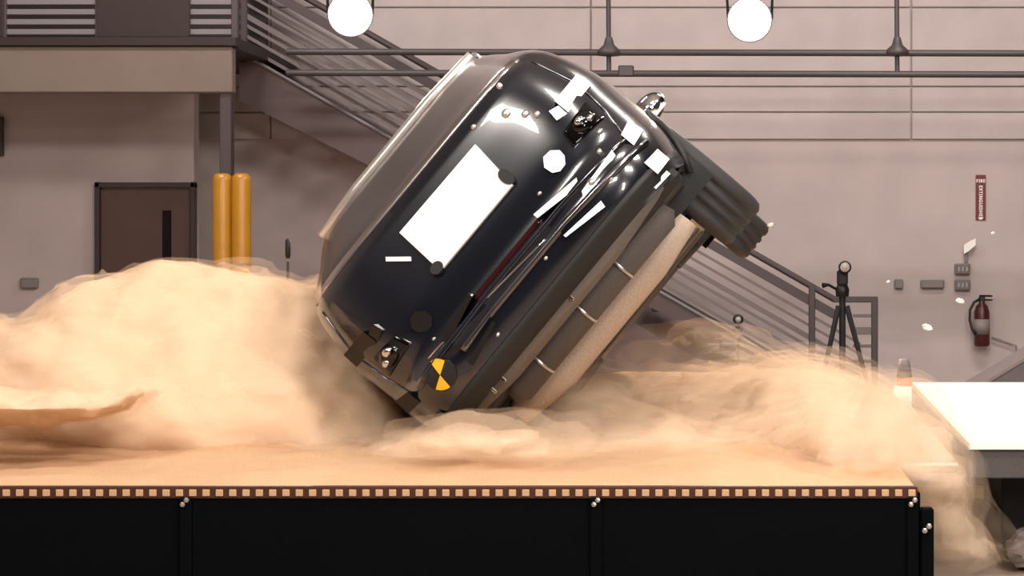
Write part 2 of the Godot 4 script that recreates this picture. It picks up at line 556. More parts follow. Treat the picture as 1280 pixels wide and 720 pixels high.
func make_car() -> void:
	var car := thing("car", "black SUV tipped steeply onto one side, rear end facing the camera, dug into the sand", "car")
	obj("body", body_shell(), M.paint, car)
	# floor pan closes the body from below
	obj("floor_pan", bx(mb(), Vector3(0, 0.47, -2.45), Vector3(1.66, 0.10, 4.5), 0.03), M.trim_plastic, car)
	for s in [-1.0, 1.0]:
		obj("sill", tube(mb(true), [Vector3(s * 0.92, 0.44, -1.45), Vector3(s * 0.94, 0.43, -2.4), Vector3(s * 0.92, 0.44, -3.45)], 0.075, 10), M.trim_plastic, car)
		for az in AXLES:
			var pts := []
			for k in 17:
				var a: float = PI * k / 16.0
				pts.append(Vector3(s * (look(HW, 0.44 + ARCH * sin(a)) - 0.005), 0.44 + ARCH * sin(a), az + ARCH * cos(a)))
			obj("arch_moulding", tube(mb(true), pts, 0.018, 8), M.trim_plastic, car)
			var ww := mb(true)
			for k in 18:
				var a0: float = lerpf(-0.25, PI + 0.25, k / 18.0)
				var a1: float = lerpf(-0.25, PI + 0.25, (k + 1) / 18.0)
				var p0 := Vector3(0, 0.44 + 0.395 * sin(a0), az + 0.395 * cos(a0))
				var p1 := Vector3(0, 0.44 + 0.395 * sin(a1), az + 0.395 * cos(a1))
				face(ww, [p0 + Vector3(s * 0.60, 0, 0), p1 + Vector3(s * 0.60, 0, 0), p1 + Vector3(s * 0.93, 0, 0), p0 + Vector3(s * 0.93, 0, 0)], Vector3(0, -sin(a0), -cos(a0)))
			obj("wheel_well", ww, M.black, car)
	# rear glass: the pale grey band on the roof side
	obj("rear_window", rpatch(mb(true), [Vector2(-0.80, 1.41), Vector2(0.74, 1.41), Vector2(0.60, 1.772), Vector2(-0.60, 1.772)], 0.006, 20, 10), M.car_glass, car).set_meta("label", "coated reflecting rear window")
	obj("roof_spoiler", tube(mb(true), [Vector3(-0.62, 1.768, -1.10), Vector3(-0.3, 1.788, -1.10), Vector3(0.3, 1.788, -1.10), Vector3(0.62, 1.768, -1.10)], 0.030, 12), M.satin, car)
	for s in [-1.0, 1.0]:
		obj("roof_rail", tube(mb(true), [Vector3(s * 0.60, 1.775, -1.2), Vector3(s * 0.63, 1.80, -1.3), Vector3(s * 0.63, 1.805, -1.9), Vector3(s * 0.62, 1.79, -2.4), Vector3(s * 0.60, 1.76, -2.5)], 0.018, 8), M.grey_metal, car)
		var sw := mb(true)
		for zz in [[-1.25, -1.85], [-1.92, -2.65], [-2.72, -3.2]]:
			for i in 8:
				for j in 6:
					var f := func(u: float, v: float) -> Vector3:
						var yy := lerpf(1.15, 1.55, v)
						var p := side0(s, yy, lerpf(zz[0], zz[1], u))
						return p + Vector3(s * 0.006, 0, 0)
					face(sw, [f.call(i / 8.0, j / 6.0), f.call((i + 1) / 8.0, j / 6.0), f.call((i + 1) / 8.0, (j + 1) / 6.0), f.call(i / 8.0, (j + 1) / 6.0)], Vector3(s, 0.2, 0))
		obj("side_windows", sw, M.car_glass, car).set_meta("kind", "stuff")
		var mi := Node3D.new()
		mi.name = "door_mirror"
		car.add_child(mi, true)
		obj("mirror_shell", lump(mb(true), Vector3(s * 1.05, 1.12, -3.2), Vector3(0.13, 0.085, 0.08), 0.0, 1.0, 0, 20, 12), M.paint, mi)
		obj("mirror_arm", tube(mb(), [Vector3(s * 0.90, 1.08, -3.2), Vector3(s * 1.0, 1.09, -3.2)], 0.03, 8), M.paint, mi)
		obj("mirror_glass", lathe(mb(true), [Vector2(0.072, 0), Vector2(0.06, 0.02), Vector2(0, 0.03)], 20, Transform3D(Basis(Vector3(1, 0, 0), PI / 2 - 0.1).scaled(Vector3(1.4, 0.9, 1.0)), Vector3(s * 1.06, 1.12, -3.128))), M.chrome, mi)
		obj("mirror_lamp", bx(mb(), Vector3(s * 1.10, 1.06, -3.13), Vector3(0.10, 0.025, 0.03), 0.006), M.clear_lens, mi)
	# the blank white panel fixed to the tailgate, with two dark fixings biting into its edge
	obj("white_panel", rpatch(mb(), [Vector2(-0.252, 1.009), Vector2(0.281, 1.007), Vector2(0.312, 1.276), Vector2(-0.243, 1.285)], 0.022, 8, 5), M.white_matte, car).set_meta("label", "blank white rectangular panel")
	obj("panel_fixing", rdisc(mb(), 0.291, 1.055, 0.03, 0.045, 0.028), M.trim_plastic, car)
	obj("panel_fixing", rdisc(mb(), -0.252, 1.032, 0.035, 0.028, 0.028), M.trim_plastic, car)
	# tail lamps, one smoked cluster on each corner
	for s in [-1.0, 1.0]:
		var lamp := Node3D.new()
		lamp.name = "tail_lamp"
		car.add_child(lamp, true)
		var q := func(x: float, y: float) -> Vector2: return Vector2(s * x, y)
		obj("lamp_lens", rpatch(mb(true), [q.call(0.60, 0.90), q.call(0.80, 0.89), q.call(0.80, 1.01), q.call(0.62, 0.985)], 0.010, 8, 8), M.black_gloss, lamp)
		obj("lamp_ring", rdisc(mb(true), s * 0.723, 0.949, 0.060, 0.050, 0.014, 0.02), M.black_gloss, lamp)
		obj("bulb_cover", rdisc(mb(true), s * 0.705, 0.963, 0.022, 0.020, 0.036, 0.010), M.chrome, lamp)
		obj("bulb_cover", rdisc(mb(true), s * 0.748, 0.935, 0.018, 0.017, 0.034, 0.010), M.chrome, lamp)
	obj("light_bar", rpatch(mb(true), [Vector2(-0.25, 0.79), Vector2(0.25, 0.79), Vector2(0.25, 0.812), Vector2(-0.25, 0.812)], 0.008, 16, 3), M.red_lens, car)
	# mouldings and seams on the tailgate and bumper
	for s in [-1.0, 1.0]:
		obj("tailgate_seam", rbead([Vector2(s * 0.792, 1.354), Vector2(s * 0.847, 1.096), Vector2(s * 0.833, 0.912), Vector2(s * 0.792, 0.747)], 0.006), M.chrome_dark, car)
	obj("tailgate_seam", rbead([Vector2(-0.606, 0.792), Vector2(-0.128, 0.747), Vector2(0.185, 0.714)], 0.006), M.chrome, car)
	obj("bumper_ledge", rbead([Vector2(-0.735, 0.737), Vector2(-0.22, 0.765), Vector2(0.332, 0.765), Vector2(0.847, 0.737)], 0.022, 0.0), M.paint, car)
	obj("bumper_ledge", rbead([Vector2(-0.46, 0.68), Vector2(-0.22, 0.69), Vector2(0.30, 0.69), Vector2(0.84, 0.66)], 0.020, 0.0), M.chrome_dark, car)
	# added flat glossy black facets, tilted to catch lamps as glints, alike on both halves
	for s in [-1.0, 1.0]:
		var set_of := Node3D.new()
		set_of.name = "glint_facets"
		car.add_child(set_of, true)
		for q in [
				[[0.714, 1.036, 0.885, 1.053, 0.878, 1.136, 0.714, 1.119], Vector3(0.567, -0.193, 0.801)],
				[[0.650, 1.05, 0.706, 1.035, 0.708, 1.09, 0.660, 1.105], Vector3(0.367, -0.192, 0.91)],
				[[0.24, 0.806, 0.479, 0.76, 0.502, 0.794, 0.24, 0.832], Vector3(0.194, -0.057, 0.979)],
				[[0.258, 0.641, 0.484, 0.595, 0.493, 0.629, 0.258, 0.655], Vector3(0.195, -0.04, 0.98)],
				[[0.442, 0.688, 0.70, 0.716, 0.71, 0.748, 0.47, 0.728], Vector3(0.172, -0.049, 0.984)],
				[[0.792, 0.687, 0.879, 0.705, 0.87, 0.788, 0.792, 0.765], Vector3(0.571, -0.142, 0.809)],
				[[0.76, 0.512, 0.852, 0.521, 0.852, 0.595, 0.76, 0.595], Vector3(0.575, -0.113, 0.811)],
				[[0.70, 0.475, 0.80, 0.475, 0.80, 0.498, 0.70, 0.498], Vector3(0.582, -0.103, 0.807)],
				[[0.445, 0.90, 0.475, 0.877, 0.515, 0.88, 0.545, 0.91, 0.55, 0.945, 0.52, 0.978, 0.475, 0.982, 0.44, 0.945], Vector3(0.181, -0.072, 0.981)]]:
			obj("glint_facet", facet(q[0], q[1], s), M.black_gloss, set_of)
	for p in [[0.52, 1.265, 0.026], [0.575, 1.19, 0.02], [0.61, 1.145, 0.018], [0.37, 1.345, 0.014], [0.60, 1.38, 0.016], [0.53, 0.72, 0.016], [0.60, 0.66, 0.014], [0.33, 0.885, 0.012], [0.12, 0.655, 0.011], [-0.30, 0.60, 0.012], [-0.52, 0.83, 0.010], [0.74, 0.86, 0.016], [0.665, 0.795, 0.014]]:
		obj("satin_dot", rdisc(mb(true), p[0], p[1], p[2], p[2] * 0.8, 0.006, 0.008), M.satin, car)  # small pale satin dots scattered over tailgate and bumper
	# round yellow and black measuring target
	obj("measuring_target", rdisc(mb(), -0.615, 0.685, 0.075, 0.075, 0.016), M.target_black, car)
	for a in [deg_to_rad(20.0), deg_to_rad(200.0)]:
		obj("target_wedge", rdisc(mb(), -0.615, 0.685, 0.068, 0.068, 0.020, 0.0, a, a + PI / 3), M.target_yellow, car)
	for p in [[-0.34, 1.206]]:
		obj("white_dash", rpatch(mb(), [Vector2(p[0] - 0.05, p[1] + 0.045), Vector2(p[0] - 0.035, p[1] + 0.06), Vector2(p[0] + 0.045, p[1] - 0.035), Vector2(p[0] + 0.03, p[1] - 0.05)], 0.008, 3, 2), M.white_matte, car)  # small slanted white dash on the tailgate
	# lower edge of the bumper and what hangs below
	obj("bumper_valance", rpatch(mb(true), [Vector2(-0.88, 0.47), Vector2(0.88, 0.47), Vector2(0.90, 0.56), Vector2(-0.90, 0.56)], 0.012, 24, 4), M.trim_plastic, car)
	obj("diffuser", tube(mb(true), [Vector3(-0.74, 0.50, -0.22), Vector3(-0.4, 0.475, -0.14), Vector3(0.35, 0.475, -0.14), Vector3(0.72, 0.50, -0.22)], [0.05, 0.068, 0.068, 0.05], 14), M.valance, car)
	for x in [-0.52, -0.45, 0.05]:
		obj("diffuser_clip", bx(mb(), Vector3(x, 0.48, -0.072), Vector3(0.014, 0.09, 0.02), 0.004), M.chrome, car)
	obj("muffler", tube(mb(true), [Vector3(-0.52, 0.40, -0.34), Vector3(-0.47, 0.39, -0.34), Vector3(0.62, 0.39, -0.34), Vector3(0.67, 0.40, -0.34)], [0.04, 0.080, 0.080, 0.04], 16), M.underbody, car)
	for x in [-0.30, 0.02, 0.30]:
		obj("muffler_strap", lathe(mb(true), [Vector2(0.081, -0.008), Vector2(0.086, -0.008), Vector2(0.086, 0.008), Vector2(0.081, 0.008)], 20, Transform3D(Basis(Vector3(0, 0, 1), -PI / 2), Vector3(x, 0.39, -0.34))), M.steel, car)
	obj("rear_subframe", tube(mb(true), [Vector3(-0.60, 0.34, -0.66), Vector3(-0.3, 0.30, -0.64), Vector3(0.4, 0.30, -0.64), Vector3(0.68, 0.32, -0.66)], [0.07, 0.088, 0.088, 0.07], 16), M.tray, car).set_meta("label", "pale dusty crossmember")
	obj("drive_shaft", tube(mb(true), [Vector3(-0.74, 0.42, -0.98), Vector3(0.74, 0.42, -0.98)], 0.035, 10), M.underbody, car)
	obj("differential", lump(mb(true), Vector3(0, 0.42, -0.98), Vector3(0.16, 0.12, 0.18), 0.1, 2.0, 0, 20, 12), M.underbody, car)
	obj("battery_tray", bx(mb(), Vector3(0, 0.44, -2.45), Vector3(1.45, 0.12, 2.1), 0.03), M.tray, car)
	for k in 5:
		obj("tray_rib", bx(mb(), Vector3(0, 0.375, -1.6 - 0.42 * k), Vector3(1.36, 0.03, 0.06), 0.008), M.underbody, car)
	for s in [-1.0, 1.0]:
		for az in AXLES:
			obj("control_arm", tube(mb(true), [Vector3(s * 0.40, 0.40, az + 0.12), Vector3(s * 0.74, 0.38, az)], [0.04, 0.03], 10), M.underbody, car)
			obj("spring_strut", tube(mb(true), [Vector3(s * 0.62, 0.62, az), Vector3(s * 0.68, 0.40, az)], 0.045, 12), M.soft_black, car)
		for az in AXLES:
			make_wheel(car, s * 0.845, 0.42, az)
	# tipped by 50 degrees, its far end a little lower
	car.basis = Basis(Vector3(0, 0, 1), deg_to_rad(50.3)) * Basis(Vector3(1, 0, 0), deg_to_rad(-3.0))
	car.position = Vector3(-0.39, 0.944, -9.35)

# ------------------------------------------------------------------ sand
func sand_height(x: float, z: float) -> float:
	var h := 0.505 + 0.022 * noise.get_noise_2d(x * 60, z * 60) + 0.010 * noise.get_noise_2d(x * 260, z * 200)
	var m := func(cx: float, cz: float, rx: float, rz: float, a: float) -> float:
		return a * exp(-pow((x - cx) / rx, 2) - pow((z - cz) / rz, 2))
	h += m.call(-3.0, -11.0, 0.9, 0.8, 0.30) + m.call(-2.1, -10.9, 0.5, 0.7, 0.22) + m.call(-1.2, -10.2, 0.5, 0.35, 0.09)
	h += m.call(0.2, -13.6, 1.2, 0.5, 0.10) + m.call(-1.0, -13.8, 1.0, 0.5, 0.08)
	h -= m.call(-0.3, -11.6, 0.6, 0.5, 0.06)
	var edge := minf(minf(0.817 - x, -8.33 - z), minf(x + 4.2, z + 15.0))
	return lerpf(0.515, h, smoothstep(0.0, 0.12, edge))

func make_sand() -> void:
	var st := mb(true)
	var nx := 150
	var nz := 170
	var g := []
	for i in nx + 1:
		var row := []
		for j in nz + 1:
			var x := lerpf(-4.2, 0.81, float(i) / nx)
			var z := lerpf(-8.335, -15.0, pow(float(j) / nz, 1.2))
			row.append(Vector3(x, sand_height(x, z), z))
		g.append(row)
	for i in nx:
		for j in nz:
			face(st, [g[i][j], g[i + 1][j], g[i + 1][j + 1], g[i][j + 1]], Vector3.UP)
	for i in nx:
		for j in [0, nz]:
			var a: Vector3 = g[i][j]
			var b: Vector3 = g[i + 1][j]
			face(st, [a, b, Vector3(b.x, 0.2, b.z), Vector3(a.x, 0.2, a.z)], Vector3(0, 0, 1 if j == 0 else -1))
	for j in nz:
		for i in [0, nx]:
			var a: Vector3 = g[i][j]
			var b: Vector3 = g[i][j + 1]
			face(st, [a, b, Vector3(b.x, 0.2, b.z), Vector3(a.x, 0.2, a.z)], Vector3(1 if i == nx else -1, 0, 0))
	var o := obj("sand_bed", st, M.sand)
	tag(o, "wide bed of tan sand filling the raised black box under the car", "sand")
	o.set_meta("kind", "stuff")

# airborne sand: a density field of soft blobs, cut at several densities;
# the dense core is closed, the thinner layers round it let more and more light through
class Cloud:
	var lo: Vector3
	var n: Vector3i
	var cell: float
	var f := PackedFloat32Array()
	func at(i: int, j: int, k: int) -> float:
		return f[(i * n.y + j) * n.z + k]

func cloud_field(lo: Vector3, hi: Vector3, cell: float, blobs: Array, warp: float, fine: float) -> Cloud:
	var c := Cloud.new()
	c.lo = lo
	c.cell = cell
	c.n = Vector3i(((hi - lo) / cell).ceil()) + Vector3i.ONE
	c.f.resize(c.n.x * c.n.y * c.n.z)
	for i in c.n.x:
		for j in c.n.y:
			for k in c.n.z:
				var p := lo + Vector3(i, j, k) * cell
				var q := p + Vector3(noise.get_noise_3d(p.x * 60, p.y * 90, p.z * 60), noise.get_noise_3d(p.x * 60 + 500, p.y * 90, p.z * 60), 0) * warp
				q.y += fine * noise.get_noise_3d(p.x * 160 + 900, p.y * 300, p.z * 160)
				var v := 0.0
				for b in blobs:
					var d: Vector3 = (q - b[0]) / b[1]
					var l := d.length_squared()
					if l < 4.0:
						v += b[2] * exp(-1.2 * l)
				if i == 0 or j == 0 or k == 0 or i == c.n.x - 1 or j == c.n.y - 1 or k == c.n.z - 1:
					v = 0.0
				c.f[(i * c.n.y + j) * c.n.z + k] = v
	return c

# surface nets: one vertex in each cell the surface crosses, one quad round each crossed edge
func stirred(c: Cloud, amp: float, shift: float) -> Cloud:
	var d := Cloud.new()
	d.lo = c.lo
	d.n = c.n
	d.cell = c.cell
	d.f.resize(c.f.size())
	var o := 0
	for i in c.n.x:
		for j in c.n.y:
			for k in c.n.z:
				var v := c.f[o]
				if v > 0.05:
					v *= 1.0 + amp * noise.get_noise_3d((c.lo.x + i * c.cell) * 70 + shift, (c.lo.y + j * c.cell) * 130, (c.lo.z + k * c.cell) * 70 - shift)
				d.f[o] = v
				o += 1
	return d

func cloud_shell(c: Cloud, iso: float) -> ArrayMesh:
	var n := c.n
	var id := PackedInt32Array()
	id.resize(c.f.size())
	id.fill(-1)
	var v := PackedVector3Array()
	var nn := PackedVector3Array()
	var ix := PackedInt32Array()
	var sx := n.y * n.z
	var sy := n.z
	var offs := [0, sx, sy, sx + sy, 1, sx + 1, sy + 1, sx + sy + 1]
	var cor := [Vector3(0, 0, 0), Vector3(1, 0, 0), Vector3(0, 1, 0), Vector3(1, 1, 0), Vector3(0, 0, 1), Vector3(1, 0, 1), Vector3(0, 1, 1), Vector3(1, 1, 1)]
	var edges := [[0, 1], [2, 3], [4, 5], [6, 7], [0, 2], [1, 3], [4, 6], [5, 7], [0, 4], [1, 5], [2, 6], [3, 7]]
	for i in n.x - 1:
		for j in n.y - 1:
			for k in n.z - 1:
				var o := i * sx + j * sy + k
				var m := 0
				for q in 8:
					if c.f[o + offs[q]] > iso:
						m += 1
				if m == 0 or m == 8:
					continue
				var sum := Vector3.ZERO
				var cnt := 0
				for e in edges:
					var a := c.f[o + offs[e[0]]]
					var b := c.f[o + offs[e[1]]]
					if (a > iso) != (b > iso):
						sum += (cor[e[0]] as Vector3).lerp(cor[e[1]], (iso - a) / (b - a))
						cnt += 1
				id[o] = v.size()
				v.append(c.lo + (Vector3(i, j, k) + sum / cnt) * c.cell)
				var gx := c.f[o + sx] + c.f[o + sx + sy] + c.f[o + sx + 1] + c.f[o + sx + sy + 1] - c.f[o] - c.f[o + sy] - c.f[o + 1] - c.f[o + sy + 1]
				var gy := c.f[o + sy] + c.f[o + sx + sy] + c.f[o + sy + 1] + c.f[o + sx + sy + 1] - c.f[o] - c.f[o + sx] - c.f[o + 1] - c.f[o + sx + 1]
				var gz := c.f[o + 1] + c.f[o + sx + 1] + c.f[o + sy + 1] + c.f[o + sx + sy + 1] - c.f[o] - c.f[o + sx] - c.f[o + sy] - c.f[o + sx + sy]
				nn.append(-Vector3(gx, gy, gz).normalized())
	for i in range(1, n.x - 1):
		for j in range(1, n.y - 1):
			for k in range(1, n.z - 1):
				var o := i * sx + j * sy + k
				var ins := c.f[o] > iso
				for ax in 3:
					var st: int = [sx, sy, 1][ax]
					if (c.f[o + st] > iso) == ins:
						continue
					var s1: int = [sy, 1, sx][ax]
					var s2: int = [1, sx, sy][ax]
					var q := [id[o - s1 - s2], id[o - s2], id[o], id[o - s1]]
					if ins:
						ix.append_array(PackedInt32Array([q[0], q[2], q[1], q[0], q[3], q[2]]))
					else:
						ix.append_array(PackedInt32Array([q[0], q[1], q[2], q[0], q[2], q[3]]))
	var arr := []
	arr.resize(Mesh.ARRAY_MAX)
	arr[Mesh.ARRAY_VERTEX] = v
	arr[Mesh.ARRAY_NORMAL] = nn
	arr[Mesh.ARRAY_INDEX] = ix
	var am := ArrayMesh.new()
	if v.size() > 2 and ix.size() > 2:
		am.add_surface_from_arrays(Mesh.PRIMITIVE_TRIANGLES, arr)
	return am

func veil(alpha: float) -> StandardMaterial3D:
	var key := "veil_%02d" % int(alpha * 100)
	if not M.has(key):
		var m := mat(key, Color(M.grains.albedo_color, alpha), 1.0)
		m.specular_mode = BaseMaterial3D.SPECULAR_DISABLED
		m.transparency = BaseMaterial3D.TRANSPARENCY_ALPHA
		m.cull_mode = BaseMaterial3D.CULL_DISABLED
	return M[key]

func dust(called: String, label: String, c: Cloud, core: float, stir: float, shells: Array) -> void:
	var t := thing(called, label, "sand")
	t.set_meta("kind", "stuff")
	if core > 0.0:
		mesh_node("dense_sand", cloud_shell(c, core), M.grains, t).set_meta("kind", "stuff")
	for i in shells.size():
		var q: Array = shells[i]
		var o := mesh_node("thin_sand", cloud_shell(stirred(c, stir, 310.0 * (i + 1)), q[0]), veil(q[1]), t)
		o.set_meta("kind", "stuff")

func make_dust() -> void:
	var c := cloud_field(Vector3(-5.2, 0.30, -12.4), Vector3(-0.4, 1.75, -8.7), 0.04, PLUME, 0.16, 0.03)
	dust("sand_plume", "tall billowing plume of tan sand thrown up to the left of the car", c, 0.60, 0.35, [[0.57, 0.45], [0.54, 0.38], [0.51, 0.30], [0.48, 0.24], [0.45, 0.18], [0.41, 0.13], [0.36, 0.08]])
	c = cloud_field(Vector3(-1.6, 0.30, -14.9), Vector3(1.6, 1.5, -8.6), 0.045, HAZE, 0.09, 0.012)
	dust("sand_haze", "low drifting haze of sand over the bed to the right of the car", c, 0.0, 0.9, [[0.62, 0.34], [0.52, 0.28], [0.43, 0.22], [0.35, 0.17], [0.27, 0.12], [0.20, 0.09], [0.14, 0.06]])
	c = cloud_field(Vector3(0.4, 0.03, -10.9), Vector3(1.9, 1.0, -8.5), 0.04, SPILL, 0.14, 0.03)
	dust("sand_spill", "thin veil of sand pouring off the right corner of the black box", c, 0.0, 0.9, [[0.60, 0.20], [0.48, 0.16], [0.37, 0.12], [0.27, 0.09], [0.19, 0.06], [0.12, 0.04]])

const PLUME := [
	[Vector3(-3.05, 0.98, -10.90), Vector3(0.65, 0.42, 0.80), 1.0],
	[Vector3(-3.50, 0.80, -10.70), Vector3(0.56, 0.34, 0.80), 0.9],
	[Vector3(-2.49, 0.88, -10.90), Vector3(0.55, 0.40, 0.80), 0.9],
	[Vector3(-4.10, 0.60, -10.60), Vector3(0.60, 0.28, 0.80), 0.85],
	[Vector3(-2.15, 0.88, -11.20), Vector3(0.45, 0.45, 0.60), 0.9],
	[Vector3(-1.95, 0.60, -10.60), Vector3(0.55, 0.30, 0.50), 0.9],
	[Vector3(-2.80, 0.60, -10.10), Vector3(0.60, 0.20, 0.45), 0.8],
	[Vector3(-1.35, 0.50, -9.75), Vector3(0.60, 0.14, 0.35), 0.8],
	[Vector3(-2.47, 0.66, -10.30), Vector3(0.66, 0.28, 0.55), 0.9],
	[Vector3(-3.45, 0.82, -9.25), Vector3(0.45, 0.085, 0.40), 0.9],
	[Vector3(-3.00, 0.80, -9.25), Vector3(0.34, 0.060, 0.32), 0.8]]
const HAZE := [
	[Vector3(0.15, 0.46, -12.30), Vector3(0.85, 0.26, 1.10), 0.8],
	[Vector3(0.50, 0.54, -11.20), Vector3(0.42, 0.28, 1.50), 0.80],
	[Vector3(0.66, 0.52, -9.60), Vector3(0.30, 0.20, 0.80), 0.7],
	[Vector3(-1.05, 0.62, -9.15), Vector3(0.50, 0.12, 0.30), 0.48],
	[Vector3(-0.45, 0.48, -10.30), Vector3(0.70, 0.16, 0.60), 0.6],
	[Vector3(-0.75, 0.55, -11.00), Vector3(0.45, 0.28, 0.60), 0.6],
	[Vector3(-0.20, 0.80, -13.40), Vector3(0.75, 0.30, 0.80), 0.22]]
const SPILL := [
	[Vector3(0.82, 0.56, -10.2), Vector3(0.26, 0.26, 0.80), 0.6],
	[Vector3(0.90, 0.48, -9.40), Vector3(0.26, 0.28, 0.70), 0.7],
	[Vector3(0.98, 0.34, -9.50), Vector3(0.20, 0.34, 0.70), 0.34],
	[Vector3(1.10, 0.10, -9.40), Vector3(0.28, 0.22, 0.70), 0.34]]

# ------------------------------------------------------------------ sand box
func make_box() -> void:
	var t := thing("sand_box", "raised black box with a strip of pale squares along its top edge, holding the sand", "platform", Vector3(0, 0, -8.33))
	for p in [[-4.2, -2.24], [-2.20, -0.535], [-0.495, 0.79]]:
		obj("front_panel", box(Vector3(p[1] - p[0], 0.46, 0.03), Vector3((p[0] + p[1]) / 2, 0.235, 0.0), 0.006), M.stage_black, t)
	for x in [-2.22, -0.515, 0.80]:
		obj("post", box(Vector3(0.05, 0.47, 0.05), Vector3(x, 0.236, 0.008), 0.006), M.stage_black, t)
		for k in 2:
			obj("bolt", lathe(mb(), [Vector2(0.011, 0), Vector2(0.011, 0.010), Vector2(0, 0.013)], 6, Transform3D(Basis(Vector3(1, 0, 0), PI / 2), Vector3(x + 0.008 - 0.016 * k, 0.462 - 0.018 * k, 0.033))), M.steel, t)
	obj("edge_strip", box(Vector3(5.02, 0.052, 0.035), Vector3(-1.69, 0.491, 0.006), 0.004), M.stage_strip, t)
	for k in 70:
		obj("marker_square", box(Vector3(0.030, 0.028, 0.008), Vector3(0.797 - 0.0553 * k, 0.490, 0.026), 0.002), M.strip_square, t)
	obj("side_panel", box(Vector3(0.03, 0.48, 6.66), Vector3(0.82, 0.25, -3.33), 0.006), M.stage_black, t)
	obj("rear_panel", box(Vector3(5.0, 0.48, 0.03), Vector3(-1.69, 0.25, -6.67), 0.006), M.stage_black, t)
	obj("end_bracket", box(Vector3(0.055, 0.42, 0.06), Vector3(0.862, 0.215, -0.01), 0.008), M.stage_black, t)
	for k in 2:
		obj("bolt", lathe(mb(), [Vector2(0.012, 0), Vector2(0.012, 0.010), Vector2(0, 0.013)], 6, Transform3D(Basis(Vector3(1, 0, 0), PI / 2), Vector3(0.868 - 0.018 * k, 0.352 - 0.018 * k, 0.022))), M.steel, t)

